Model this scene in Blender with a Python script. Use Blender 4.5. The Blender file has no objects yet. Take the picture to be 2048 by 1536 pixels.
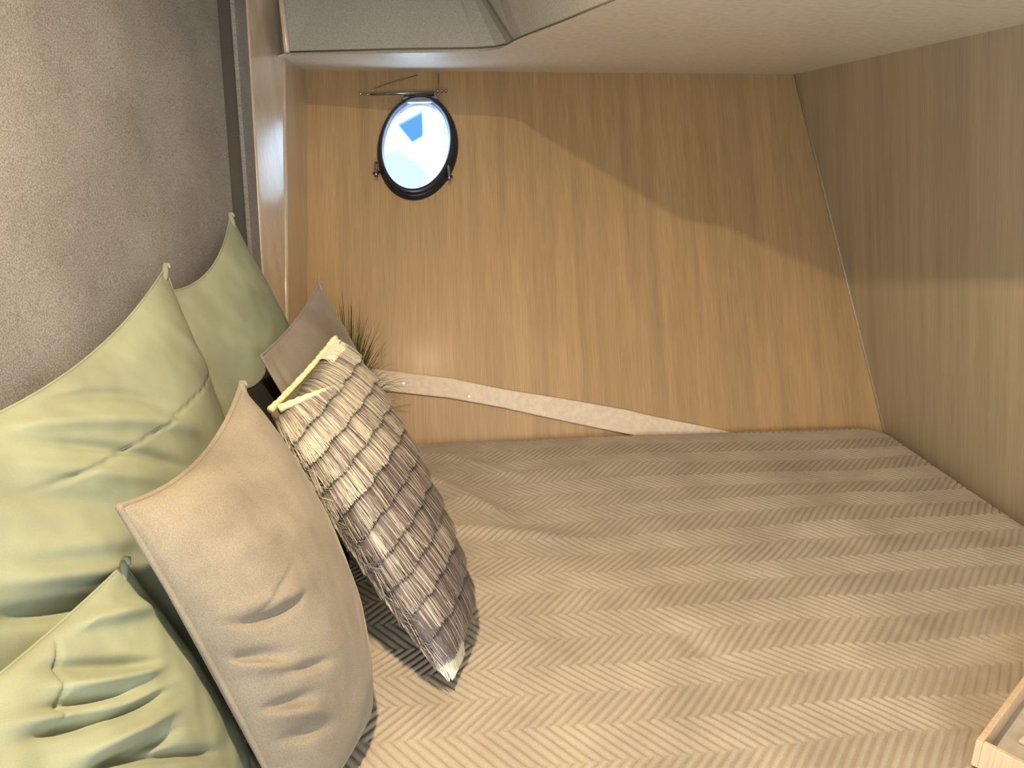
import bpy, bmesh, math, random
import numpy as np
from mathutils import Vector, Matrix, noise

random.seed(7)
rng = np.random.default_rng(7)
C = bpy.context.scene.collection
sc = bpy.context.scene

# ------------------------------------------------------------------ camera
CZ = 1.45                                  # eye height above the cabin sole
F = 1500.0                                 # focal length in pixels of a 2048 px wide frame
PITCH = math.atan(478 / 1500)
cd = bpy.data.cameras.new('camera')
cd.sensor_width = 36.0
cd.lens = 36.0 * F / 2048
cd.clip_start = 0.02
cam = bpy.data.objects.new('camera', cd)
C.objects.link(cam)
cam.location = (0, 0, CZ)
cam.rotation_euler = (math.pi / 2 - PITCH, 0, 0)
sc.camera = cam

# ------------------------------------------------------------------ world: bright hazy sky with one blue gap
w = bpy.data.worlds.new('sky')
sc.world = w
w.use_nodes = True
nt = w.node_tree
nt.nodes.clear()
wo = nt.nodes.new('ShaderNodeOutputWorld')
bg = nt.nodes.new('ShaderNodeBackground')
tc = nt.nodes.new('ShaderNodeTexCoord')
sep = nt.nodes.new('ShaderNodeSeparateXYZ')
nt.links.new(tc.outputs['Generated'], sep.inputs[0])


def wmath(op, a, b=None, c=None):
    n = nt.nodes.new('ShaderNodeMath')
    n.operation = op
    for i, v in enumerate((a, b, c)):
        if v is None:
            continue
        if isinstance(v, (int, float)):
            n.inputs[i].default_value = v
        else:
            nt.links.new(v, n.inputs[i])
    return n.outputs[0]


def wstep(v, lo, hi):
    n = nt.nodes.new('ShaderNodeMapRange')
    n.interpolation_type = 'SMOOTHSTEP'
    nt.links.new(v, n.inputs[0])
    n.inputs[1].default_value = lo
    n.inputs[2].default_value = hi
    return n.outputs[0]


gx = wmath('DIVIDE', sep.outputs[0], sep.outputs[1])
gz = wmath('DIVIDE', sep.outputs[2], sep.outputs[1])
# blue gap in the cloud: a slanting lozenge low in the sky
m1 = wstep(wmath('SUBTRACT', gz, wmath('MULTIPLY_ADD', gx, -0.55, -0.075)), -0.012, 0.004)
m1 = wstep(wmath('SUBTRACT', gz, wmath('MULTIPLY', wmath('ADD', gx, 0.125), 0.55)), -0.004, 0.006)
m2 = wstep(wmath('SUBTRACT', gz, wmath('MULTIPLY', wmath('ADD', gx, 0.130), -1.3)), -0.004, 0.010)
m3 = wstep(gx, -0.108, -0.114)
m4 = wstep(wmath('SUBTRACT', gz, wmath('MULTIPLY', wmath('ADD', gx, 0.125), 0.5)), 0.050, 0.030)
mask = wmath('MULTIPLY', wmath('MULTIPLY', m1, m2), wmath('MULTIPLY', m3, m4))
nz = nt.nodes.new('ShaderNodeTexNoise')
nz.inputs['Scale'].default_value = 14
nt.links.new(tc.outputs['Generated'], nz.inputs['Vector'])
cr = nt.nodes.new('ShaderNodeValToRGB')
cr.color_ramp.elements[0].position = 0.42
cr.color_ramp.elements[0].color = (0.108, 0.180, 0.198, 1)
cr.color_ramp.elements[1].position = 0.56
cr.color_ramp.elements[1].color = (0.78, 0.92, 1.15, 1)
nt.links.new(nz.outputs[0], cr.inputs[0])
mx = nt.nodes.new('ShaderNodeMix')
mx.data_type = 'RGBA'
nt.links.new(mask, mx.inputs[0])
nt.links.new(cr.outputs[0], mx.inputs[6])
mx.inputs[7].default_value = (0.017, 0.053, 0.117, 1)
nt.links.new(mx.outputs[2], bg.inputs[0])
bg.inputs[1].default_value = 5.5
nt.links.new(bg.outputs[0], wo.inputs[0])


# ------------------------------------------------------------------ lights
def area(name, loc, size, power, color, target=None, shape='DISK', size_y=None, spread=None):
    ld = bpy.data.lights.new(name, 'AREA')
    ld.shape = shape
    ld.size = size
    if size_y:
        ld.size_y = size_y
    ld.energy = power
    ld.color = color
    if spread:
        ld.spread = spread
    o = bpy.data.objects.new(name, ld)
    C.objects.link(o)
    o.location = loc
    if target is not None:
        d = Vector(target) - Vector(loc)
        o.rotation_euler = d.to_track_quat('-Z', 'Y').to_euler()
    return o


LAMP = (-0.15, 0.50, 0.645 + CZ)
area('downlight_bulb', (LAMP[0], LAMP[1], LAMP[2] - 0.004), 0.05, 24.0, (1.0, 0.77, 0.50))                         # warm ceiling downlight
area('rear_fill', (0.30, -1.1, CZ - 0.35), 1.4, 31, (0.84, 0.93, 1.0), (0.3, 1.6, CZ - 0.15), 'RECTANGLE', 1.1)   # added cool fill behind the camera; no doorway is built there

vs = sc.view_settings
vs.view_transform = 'Standard'
vs.look = 'None'
vs.gamma = 1
vs.use_curve_mapping = False
vs.exposure = 0.66

# ------------------------------------------------------------------ projection helpers (photo pixel -> ray)
ct, st = math.cos(PITCH), math.sin(PITCH)
OFF = np.array([0, 0, CZ])


def ray(x, y):
    u = 768 - y
    return np.array([x - 1024, F * ct + u * st, -F * st + u * ct])


def on_z(x, y, Z):
    d = ray(x, y)
    return d * Z / d[2] + OFF


def on_plane(x, y, p0, n):
    d = ray(x, y)
    return d * ((p0 - OFF) @ n) / (d @ n) + OFF


def A3(x, y, z):
    return np.array([x, y, z + CZ], float)


# ------------------------------------------------------------------ materials
def new_mat(name):
    m = bpy.data.materials.new(name)
    m.use_nodes = True
    t = m.node_tree
    b = t.nodes['Principled BSDF']
    return m, t, b


def node(t, kind, **kw):
    n = t.nodes.new(kind)
    for k, v in kw.items():
        if k in n.inputs:
            n.inputs[k].default_value = v
        else:
            setattr(n, k, v)
    return n


def ramp(t, fac, stops):
    r = t.nodes.new('ShaderNodeValToRGB')
    els = r.color_ramp.elements
    while len(els) < len(stops):
        els.new(0.5)
    for e, (p, c) in zip(els, stops):
        e.position = p
        e.color = (*c, 1)
    t.links.new(fac, r.inputs[0])
    return r.outputs[0]


def bump(t, b, height, strength, dist):
    n = node(t, 'ShaderNodeBump')
    n.inputs['Strength'].default_value = strength
    n.inputs['Distance'].default_value = dist
    t.links.new(height, n.inputs['Height'])
    t.links.new(n.outputs[0], b.inputs['Normal'])
    return n


def coords(t, scale=(1, 1, 1), rot=(0, 0, 0)):
    tcn = node(t, 'ShaderNodeTexCoord')
    mp = node(t, 'ShaderNodeMapping')
    mp.inputs['Scale'].default_value = scale
    mp.inputs['Rotation'].default_value = rot
    t.links.new(tcn.outputs['Object'], mp.inputs[0])
    return mp.outputs[0]


def mixc(t, a, b_, fac, mode='MIX'):
    n = node(t, 'ShaderNodeMix', data_type='RGBA', blend_type=mode)
    for sock, v in ((0, fac), (6, a), (7, b_)):
        if isinstance(v, (int, float)):
            n.inputs[sock].default_value = v
        elif isinstance(v, tuple):
            n.inputs[sock].default_value = (*v, 1)
        else:
            t.links.new(v, n.inputs[sock])
    return n.outputs[2]


def veneer(name, dark, mid, light, rough=0.5, coat=0.06):
    m, t, b = new_mat(name)
    fine = node(t, 'ShaderNodeTexNoise', Scale=1.0, Detail=4.0, Roughness=0.6)
    t.links.new(coords(t, (330, 330, 7)), fine.inputs['Vector'])
    broad = node(t, 'ShaderNodeTexNoise', Scale=1.0, Detail=3.0, Roughness=0.5)
    t.links.new(coords(t, (28, 28, 1.1)), broad.inputs['Vector'])
    c1 = ramp(t, fine.outputs[0], [(0.30, dark), (0.52, mid), (0.72, light)])
    c2 = ramp(t, broad.outputs[0], [(0.3, (0.86, 0.84, 0.82)), (0.7, (1.08, 1.06, 1.04))])
    t.links.new(mixc(t, c1, c2, 1.0, 'MULTIPLY'), b.inputs['Base Color'])
    b.inputs['Roughness'].default_value = rough
    b.inputs['Coat Weight'].default_value = coat
    b.inputs['Coat Roughness'].default_value = 0.2 if coat < 0.5 else 0.19
    bump(t, b, fine.outputs[0], 0.08, 0.001)
    return m


def fabric(name, dark, light, scale=900, rough=0.95, sheen=0.0, bump_s=0.3, broad=None, sheen_tint=(1, 1, 1)):
    m, t, b = new_mat(name)
    n1 = node(t, 'ShaderNodeTexNoise', Scale=float(scale), Detail=2.0, Roughness=0.7)
    t.links.new(coords(t), n1.inputs['Vector'])
    c1 = ramp(t, n1.outputs[0], [(0.36, dark), (0.64, light)])
    if broad:
        n2 = node(t, 'ShaderNodeTexNoise', Scale=float(broad), Detail=3.0, Roughness=0.6)
        t.links.new(coords(t), n2.inputs['Vector'])
        c2 = ramp(t, n2.outputs[0], [(0.32, (0.82, 0.80, 0.80)), (0.68, (1.1, 1.1, 1.08))])
        c1 = mixc(t, c1, c2, 1.0, 'MULTIPLY')
    t.links.new(c1, b.inputs['Base Color'])
    b.inputs['Roughness'].default_value = rough
    b.inputs['Specular IOR Level'].default_value = 0.15
    b.inputs['Sheen Weight'].default_value = sheen
    b.inputs['Sheen Roughness'].default_value = 0.4
    b.inputs['Sheen Tint'].default_value = (*sheen_tint, 1)
    bump(t, b, n1.outputs[0], bump_s, 0.001)
    return m


def plain(name, col, rough=0.5, metal=0.0, coat=0.0):
    m, t, b = new_mat(name)
    n = node(t, 'ShaderNodeTexNoise', Scale=60.0, Detail=2.0)
    t.links.new(coords(t), n.inputs['Vector'])
    lo = tuple(v * 0.92 for v in col)
    hi = tuple(min(1, v * 1.06) for v in col)
    t.links.new(ramp(t, n.outputs[0], [(0.35, lo), (0.65, hi)]), b.inputs['Base Color'])
    b.inputs['Roughness'].default_value = rough
    b.inputs['Metallic'].default_value = metal
    b.inputs['Coat Weight'].default_value = coat
    return m


M = {}
M['oak'] = veneer('oak_veneer', (0.35, 0.225, 0.105), (0.43, 0.28, 0.132), (0.50, 0.335, 0.165))
M['oak_grey'] = veneer('oak_veneer_pale', (0.40, 0.335, 0.225), (0.47, 0.395, 0.27), (0.53, 0.45, 0.315))
M['oak_post'] = veneer('oak_post', (0.46, 0.38, 0.29), (0.54, 0.45, 0.35), (0.60, 0.51, 0.40), 0.34, 1.0)
M['grey_fabric'] = fabric('grey_wall_fabric', (0.17, 0.165, 0.158), (0.34, 0.33, 0.318), 420, bump_s=0.5, broad=5)
M['dark_gap'] = fabric('dark_gap_fabric', (0.10, 0.094, 0.088), (0.15, 0.14, 0.13), 420)
M['head_fabric'] = fabric('headliner_fabric', (0.33, 0.315, 0.275), (0.46, 0.44, 0.39), 300, bump_s=0.3)
M['soffit'] = plain('cream_headliner_vinyl', (0.88, 0.86, 0.78), 0.42, coat=0.3)
M['upper'] = plain('upper_ceiling_white', (0.62, 0.58, 0.50), 0.6)
M['cream_trim'] = plain('cream_strip', (0.68, 0.56, 0.43), 0.5)
M['seam'] = plain('dark_seam', (0.10, 0.085, 0.06), 0.7)
M['bead'] = plain('pale_bead', (0.42, 0.32, 0.2), 0.45)
M['sole'] = veneer('cabin_sole', (0.10, 0.06, 0.035), (0.16, 0.095, 0.05), (0.2, 0.13, 0.07))
M['sage'] = fabric('sage_cotton', (0.245, 0.272, 0.190), (0.29, 0.32, 0.228), 1300, bump_s=0.12, broad=7)
M['taupe'] = fabric('taupe_velvet', (0.195, 0.173, 0.135), (0.27, 0.24, 0.19), 700, sheen=0.25, bump_s=0.15, broad=9, sheen_tint=(1.0, 0.9, 0.78))
M['mauve'] = fabric('mauve_taupe_velvet', (0.21, 0.18, 0.15), (0.26, 0.225, 0.185), 700, sheen=0.2, bump_s=0.15, broad=9, sheen_tint=(1, 0.9, 0.85))
M['black'] = fabric('black_cotton', (0.018, 0.017, 0.016), (0.03, 0.028, 0.026), 900)
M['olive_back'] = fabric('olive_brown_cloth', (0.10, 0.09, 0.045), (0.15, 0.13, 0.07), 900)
M['spread'] = fabric('quilted_velvet', (0.36, 0.315, 0.25), (0.43, 0.375, 0.30), 500, sheen=0.3, bump_s=0.12, broad=5, sheen_tint=(1.0, 0.9, 0.78))
M['mattress'] = fabric('mattress_ticking', (0.45, 0.43, 0.40), (0.55, 0.52, 0.49), 500)
M['chrome'] = plain('dark_chrome', (0.33, 0.34, 0.37), 0.22, 1.0)
M['rim'] = plain('dark_anodised_rim', (0.035, 0.036, 0.05), 0.3, 0.6)
M['brass'] = plain('brass', (0.75, 0.6, 0.25), 0.25, 1.0)
M['gasket'] = plain('blue_grey_gasket', (0.35, 0.42, 0.85), 0.4)
M['green_blade'] = plain('dark_green_blade', (0.055, 0.085, 0.018), 0.5)
M['olive_blade'] = plain('olive_blade', (0.13, 0.14, 0.03), 0.5)
M['pot'] = plain('grey_pot', (0.25, 0.24, 0.22), 0.6)
M['tray'] = veneer('pale_tray_wood', (0.55, 0.42, 0.28), (0.66, 0.51, 0.35), (0.72, 0.57, 0.41), 0.5, 0.1)
M['tray_floor'] = plain('tray_floor_linen', (0.45, 0.41, 0.34), 0.7)
M['paper'] = plain('cream_paper', (0.66, 0.56, 0.46), 0.6)
M['soil'] = plain('soil', (0.03, 0.02, 0.015), 0.9)
M['lamp_glass'], _t, _b = new_mat('lamp_diffuser')
_b.inputs['Emission Color'].default_value = (1, 0.7, 0.4, 1)
_b.inputs['Emission Strength'].default_value = 4.0

gm, gt, gb = new_mat('thin_window_glass')
gt.nodes.remove(gb)
tr = node(gt, 'ShaderNodeBsdfTransparent')
tr.inputs[0].default_value = (0.93, 0.98, 1.0, 1)
gl = node(gt, 'ShaderNodeBsdfGlossy')
gl.inputs['Roughness'].default_value = 0.05
lw = node(gt, 'ShaderNodeLayerWeight')                  # symmetric for both faces of the thin pane
lw.inputs[0].default_value = 0.5
pw = node(gt, 'ShaderNodeMath', operation='POWER')
pw.inputs[1].default_value = 4.0
gt.links.new(lw.outputs['Facing'], pw.inputs[0])
ma = node(gt, 'ShaderNodeMath', operation='MULTIPLY_ADD')
ma.inputs[1].default_value = 0.6
ma.inputs[2].default_value = 0.03
gt.links.new(pw.outputs[0], ma.inputs[0])
ms = node(gt, 'ShaderNodeMixShader')
gt.links.new(ma.outputs[0], ms.inputs[0])
gt.links.new(tr.outputs[0], ms.inputs[1])
gt.links.new(gl.outputs[0], ms.inputs[2])
gt.links.new(ms.outputs[0], gt.nodes['Material Output'].inputs[0])
M['glass'] = gm

# fringe threads: per-thread colour, with light and shade painted into it
fm, ft, fb = new_mat('fringe_threads')
at = node(ft, 'ShaderNodeAttribute', attribute_name='thread')
ft.links.new(at.outputs['Color'], fb.inputs['Base Color'])
fb.inputs['Roughness'].default_value = 0.45
fb.inputs['Specular IOR Level'].default_value = 0.6
fb.inputs['Sheen Weight'].default_value = 0.05
M['fringe'] = fm


# ------------------------------------------------------------------ object helpers
def link_mesh(name, verts, faces, mat, parent=None, smooth=False, origin=None, axes=None):
    verts = np.asarray(verts, float)
    if origin is None:
        origin = np.zeros(3) if parent is not None else verts.mean(axis=0)
    if parent is not None:
        base = np.array(parent_world(parent))
    else:
        base = np.zeros(3)
    me = bpy.data.meshes.new(name)
    org = origin if parent is None else base
    loc = verts - org
    if axes is not None:
        R_ = np.array(axes).T                              # columns: the object's own x, y, z
        loc = loc @ R_
    me.from_pydata([tuple(v) for v in loc], [], [tuple(int(i) for i in f) for f in faces])
    me.materials.append(mat)
    if smooth:
        me.polygons.foreach_set('use_smooth', [True] * len(me.polygons))
    me.update()
    o = bpy.data.objects.new(name, me)
    C.objects.link(o)
    if parent is None:
        o.location = tuple(org)
        if axes is not None:
            o.rotation_euler = Matrix([[float(R_[i, j]) for j in range(3)] for i in range(3)]).to_euler()
    else:
        o.parent = parent
    return o


def parent_world(p):
    loc = np.zeros(3)
    while p is not None:
        loc = loc + np.array(p.location)
        p = p.parent
    return loc


def thing(name, label, cat, loc, group=None):
    o = bpy.data.objects.new(name, None)
    o.empty_display_size = 0.05
    C.objects.link(o)
    o.location = tuple(loc)
    tag(o, label, cat, group)
    return o


def tag(o, label, cat, group=None):
    o['label'] = label
    o['category'] = cat
    if group:
        o['group'] = group
    return o


def struct(o, label=None):
    o['kind'] = 'structure'
    if label:
        o['label'] = label
    return o


def prism(bot, top):
    """closed prism from two rings of equal length"""
    n = len(bot)
    v = list(bot) + list(top)
    f = [list(range(n))[::-1], list(range(n, 2 * n))]
    for i in range(n):
        j = (i + 1) % n
        f.append([i, j, n + j, n + i])
    return v, f


def slab(ring, nrm, th):
    """thick plate: ring on the room side, thickness away along nrm"""
    ring = [np.asarray(p, float) for p in ring]
    return prism(ring, [p + np.asarray(nrm) * th for p in ring])


def bevel(o, wdt, seg=2):
    m = o.modifiers.new('bevel', 'BEVEL')
    m.width = wdt
    m.segments = seg
    m.limit_method = 'ANGLE'
    return o


def tube(pts, r, seg=10, closed=False):
    pts = [np.asarray(p, float) for p in pts]
    n = len(pts)
    V, Fc = [], []
    prev = None
    for i, p in enumerate(pts):
        if closed:
            d = pts[(i + 1) % n] - pts[i - 1]
        else:
            d = pts[min(i + 1, n - 1)] - pts[max(i - 1, 0)]
        d = d / (np.linalg.norm(d) + 1e-12)
        if prev is None:
            a = np.cross(d, [0, 0, 1.0])
            if np.linalg.norm(a) < 1e-3:
                a = np.cross(d, [1.0, 0, 0])
        else:
            a = prev - d * (prev @ d)
        a /= np.linalg.norm(a)
        prev = a
        b = np.cross(d, a)
        rr = r[i] if hasattr(r, '__len__') else r
        for k in range(seg):
            an = 2 * math.pi * k / seg
            V.append(p + rr * (a * math.cos(an) + b * math.sin(an)))
    m = n if closed else n - 1
    for i in range(m):
        for k in range(seg):
            Fc.append([i * seg + k, i * seg + (k + 1) % seg, ((i + 1) % n) * seg + (k + 1) % seg, ((i + 1) % n) * seg + k])
    if not closed:
        Fc.append(list(range(seg))[::-1])
        Fc.append([(n - 1) * seg + k for k in range(seg)])
    return V, Fc


def boxat(c, ax, half):
    c = np.asarray(c, float)
    ax = [np.asarray(a, float) / np.linalg.norm(a) for a in ax]
    V = []
    for i in (-1, 1):
        for j in (-1, 1):
            for k in (-1, 1):
                V.append(c + ax[0] * half[0] * i + ax[1] * half[1] * j + ax[2] * half[2] * k)
    Fc = [[0, 1, 3, 2], [4, 6, 7, 5], [0, 4, 5, 1], [2, 3, 7, 6], [0, 2, 6, 4], [1, 5, 7, 3]]
    return V, Fc


# ------------------------------------------------------------------ the cabin shell
Z_BED = -0.90
Z_SOF = 0.243
Z_TOP = 0.665
BL = on_z(617, 885, Z_BED)
BR = on_z(1765, 845, Z_BED)
TL = on_z(612, 140, Z_SOF)
nb = np.cross(BR - BL, TL - BL)
nb /= np.linalg.norm(nb)                     # faces the room (towards -Y)
if nb[1] > 0:
    nb = -nb
TR = on_plane(1590, 150, BL, nb)
SR = on_z(2048, 50, Z_SOF)
nr = np.cross(BR - TR, SR - TR)
nr /= np.linalg.norm(nr)
if nr[0] > 0:
    nr = -nr                                 # faces the room (-X)
nl = np.cross(TL - BL, [0, 1.0, 0])
nl /= np.linalg.norm(nl)
if nl[0] < 0:
    nl = -nl                                 # faces the room (+X)


def line_at_z(p, q, z):
    """point on line pq at height z (relative to the eye)"""
    p, q = np.asarray(p), np.asarray(q)
    k = (z + CZ - p[2]) / (q[2] - p[2])
    return p + (q - p) * k


# back wall with an oval opening for the porthole
ub = np.cross(nb, [0, 0, 1.0])
ub /= np.linalg.norm(ub)
if ub[0] < 0:
    ub = -ub                                 # along the wall, to the right
vb = np.cross(ub, nb)
if vb[2] < 0:
    vb = -vb                                 # up the wall
PC = on_plane(833, 293, BL, nb)              # porthole centre


def oval(px, py, ax, ay, rot, n=64):
    """oval seen at photo ellipse (centre, half axes, tilt) laid on the back wall -> local (u, v) coordinates"""
    out = []
    for i in range(n):
        a = 2 * math.pi * i / n
        x, y = ax * math.cos(a), ay * math.sin(a)
        X = px + x * math.cos(rot) - y * math.sin(rot)
        Y = py + x * math.sin(rot) + y * math.cos(rot)
        p = on_plane(X, Y, BL, nb) - PC
        out.append((p @ ub, p @ vb))
    return out


# fitted once: glass oval, in wall coordinates
glass = oval(833, 293, 67, 91, math.radians(11))
ang = [math.atan2(v, u_) for u_, v in glass]


def wall_pt(u_, v, d=0.0):
    return PC + ub * u_ + vb * v + nb * d


def scale_oval(k, add=0.0):
    out = []
    for u_, v in glass:
        r = math.hypot(u_, v)
        out.append((u_ * (k + add / r), v * (k + add / r)))
    return out


z_lo = -CZ
cBL = line_at_z(BL, TL, z_lo)
cBR = line_at_z(BR, TR, z_lo)
cTL = line_at_z(BL, TL, Z_TOP + 0.03)
cTR = line_at_z(BR, TR, Z_TOP + 0.03)
corners2 = []
for c_, sx in ((cBL, -0.08), (cBR, 0.02), (cTR, 0.02), (cTL, -0.08)):
    d_ = c_ + ub * sx - PC
    corners2.append(np.array([d_ @ ub, d_ @ vb]))


def ray_rect(a):
    """intersection of direction a from the porthole centre with the wall outline"""
    d = np.array([math.cos(a), math.sin(a)])
    best = None
    for i in range(4):
        p, q = corners2[i], corners2[(i + 1) % 4]
        e = q - p
        den = d[0] * e[1] - d[1] * e[0]
        if abs(den) < 1e-9:
            continue
        t_ = (p[0] * e[1] - p[1] * e[0]) / den
        s_ = (p[0] * d[1] - p[1] * d[0]) / den
        if t_ > 0 and -1e-6 <= s_ <= 1 + 1e-6 and (best is None or t_ < best):
            best = t_
    return d * best


hole = scale_oval(1.0, 0.006)
outs = [ray_rect(a) for a in ang]
pts = [(tuple(h), tuple(o_)) for h, o_ in zip(hole, outs)]
# add exact corners
for c2 in corners2:
    a = math.atan2(c2[1], c2[0])
    k = min(range(len(ang)), key=lambda i: abs(math.atan2(math.sin(ang[i] - a), math.cos(ang[i] - a))))
    pts[k] = (pts[k][0], tuple(c2))
V, Fc = [], []
n = len(pts)
for h, o_ in pts:
    V += [wall_pt(*h), wall_pt(*o_), wall_pt(*h, -0.03), wall_pt(*o_, -0.03)]
for i in range(n):
    j = (i + 1) % n
    a, b_ = 4 * i, 4 * j
    Fc += [[a, a + 1, b_ + 1, b_], [a + 2, b_ + 2, b_ + 3, a + 3], [a, b_, b_ + 2, a + 2], [a + 1, a + 3, b_ + 3, b_ + 1]]
struct(link_mesh('wall_back', V, Fc, M['oak'], axes=(ub, -nb, vb)), 'honey oak veneer hull side sloping outwards behind the bed')

# right wall
dr = SR - TR
dr /= np.linalg.norm(dr)                     # towards the camera
far_lo, far_hi = line_at_z(BR, TR, z_lo), line_at_z(BR, TR, Z_TOP + 0.03)
near = 4.3
V, Fc = slab([far_lo, far_lo + dr * near, far_hi + dr * near, far_hi], -nr, 0.03)
ax_r = np.cross(dr, nr)
ax_r *= np.sign(ax_r[2])
struct(link_mesh('wall_right', V, Fc, M['oak_grey'], axes=(np.cross(nr, ax_r), nr, ax_r)), 'pale greyish oak panel wall at the foot of the bed')

# pale bead in the corner between back and right walls
V, Fc = tube([line_at_z(BR, TR, -0.93) + nb * 0.002 + nr * 0.002, line_at_z(BR, TR, Z_SOF) + nb * 0.002 + nr * 0.002], 0.0045, 10)
struct(link_mesh('trim_1', V, Fc, M['bead'], smooth=True), 'thin pale bead covering the slanting corner joint')

# left wall: backing, proud fabric panel, fabric strip, oak post
def on_left(x, y, d=0.0):
    return on_plane(x, y, BL, nl) + nl * d


def edge_line(x0, y0, x1, y1):
    p, q = on_left(x0, y0), on_left(x1, y1)
    return line_at_z(p, q, z_lo), line_at_z(p, q, Z_TOP)


Lfab = edge_line(435, 0, 467, 430)
Lgap = edge_line(470, 0, 503, 457)
Lstr = edge_line(494, 0, 523, 484)
Lcor = (cBL, line_at_z(BL, TL, Z_TOP))


def left_panel(name, e0, e1, d0, d1, mat, bev=0.0):
    ring = [e0[0] + nl * d1, e1[0] + nl * d1, e1[1] + nl * d1, e0[1] + nl * d1]
    V, Fc = slab(ring, -nl, d1 - d0)
    o = link_mesh(name, V, Fc, mat)
    if bev:
        bevel(o, bev, 3)
    return o


Lnear = (Lfab[0] + np.array([0, -3.4, 0]), Lfab[1] + np.array([0, -3.4, 0]))
struct(left_panel('wall_left', Lnear, Lcor, -0.085, -0.014, M['dark_gap']), 'dark backing of the bedhead wall seen in the recess')
struct(left_panel('trim_2', Lnear, Lfab, -0.014, 0.0, M['grey_fabric'], 0.004), 'grey woven fabric panel behind the pillows')
struct(left_panel('trim_3', Lgap, Lstr, -0.014, -0.003, M['grey_fabric'], 0.002), 'narrow grey fabric strip beside the oak post')
# the post: a face turned 10 degrees towards the bed, a rounded nose, and a return into the corner
ta_ = math.radians(10.5)


def nose_at(z, px):
    a_ = line_at_z(Lstr[0], Lstr[1], z)
    e_ = np.array([math.sin(ta_), math.cos(ta_), 0])
    lo_, hi_ = 0.0, 0.8
    for _ in range(50):
        k_ = (lo_ + hi_) / 2
        q_ = a_ + e_ * k_ - OFF
        X_ = 1024 + F * q_[0] / (q_[1] * ct - q_[2] * st)
        lo_, hi_ = (k_, hi_) if X_ < px else (lo_, k_)
    return a_ + e_ * lo_


n0, n1_ = nose_at(-0.4, 574), nose_at(0.2, 569)
nose = (line_at_z(n0, n1_, z_lo), line_at_z(n0, n1_, Z_TOP))
cc = (Lcor[0], Lcor[1])
V, Fc = prism([Lstr[0] - nl * 0.045, Lstr[0], nose[0], cc[0] + np.array([0, 0.02, 0]), cc[0] - nl * 0.045 + np.array([0, 0.02, 0])],
              [Lstr[1] - nl * 0.045, Lstr[1], nose[1], cc[1] + np.array([0, 0.02, 0]), cc[1] - nl * 0.045 + np.array([0, 0.02, 0])])
struct(bevel(link_mesh('trim_4', V, Fc, M['oak_post']), 0.006, 3), 'pale glossy oak post in the corner')
off5 = nl * -0.004
V, Fc = tube([nose[0] + off5, nose[1] + off5], 0.009, 14)
struct(link_mesh('trim_5', V, Fc, M['oak_post'], smooth=True), 'rounded nosing running up the edge of the oak post')

# soffit under the side deck
edge_px = [(580, 105), (800, 99), (955, 97), (992, 94), (1015, 89), (1027, 82), (1045, 74), (1120, 45), (1230, 0)]
edge = [on_z(x, y, Z_SOF) for x, y in edge_px]
edge += [A3(0.235, 1.435, Z_SOF), A3(0.278, 1.354, Z_SOF), A3(0.325, 1.262, Z_SOF), A3(0.372, 1.14, Z_SOF), A3(0.415, 1.02, Z_SOF), A3(0.49, 0.80, Z_SOF), A3(0.54, 0.5, Z_SOF), A3(0.56, -0.4, Z_SOF), A3(0.56, -1.35, Z_SOF)]
TLs = line_at_z(BL, TL, Z_SOF)
TRs = line_at_z(BR, TR, Z_SOF)
left_end = line_at_z(n0, n1_, Z_SOF)
ring = [TLs - nl * 0.03, left_end - nl * 0.03] + edge + [TRs + dr * near, TRs]
V, Fc = slab(ring, (0, 0, 1), 0.003)
struct(link_mesh('ceiling', V, Fc, M['soffit']), 'smooth cream headliner under the side deck')

# upstand of grey fabric above the soffit edge
i_seam = 5
seam_top = ray(975, 0) * (2.16 / ray(975, 0)[1]) + OFF
seam_dir = (seam_top - edge[i_seam])
seam_dir /= seam_dir[2]
lt = ray(568, 0) * (2.36 / ray(568, 0)[1]) + OFF
l_dir = (lt - edge[0])
l_dir /= l_dir[2]
H = Z_TOP - Z_SOF


def upstand(name, idx, dirs, label):
    bot = [edge[i] + np.array([0, 0, 0.0]) for i in idx]
    top = [edge[i] + d * H for i, d in zip(idx, dirs)]
    V, Fc = [], []
    for p, q in zip(bot, top):
        V += [p, q]
    m = len(bot)
    for i in range(m - 1):
        Fc.append([2 * i, 2 * i + 2, 2 * i + 3, 2 * i + 1])
    o = link_mesh(name, V, Fc, M['head_fabric'])
    s = o.modifiers.new('thickness', 'SOLIDIFY')
    s.thickness = 0.012
    s.offset = -1
    struct(o, label)
    return o


idx1 = list(range(0, i_seam + 1))
d1 = [l_dir * (1 - k / i_seam) + seam_dir * (k / i_seam) for k in range(i_seam + 1)]
for d in d1:
    d /= d[2]
upstand('ceiling_upstand', idx1, d1, 'grey fabric upstand above the porthole end of the soffit')
idx2 = list(range(i_seam, len(edge)))
d2 = []
for k, i in enumerate(idx2):
    f = min(1, k / 3)
    d = seam_dir * (1 - f) + np.array([-0.02, 0.02, 1.0]) * f
    d2.append(d / d[2])
upstand('ceiling_upstand', idx2, d2, 'grey fabric upstand running towards the viewer above the soffit')
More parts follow.
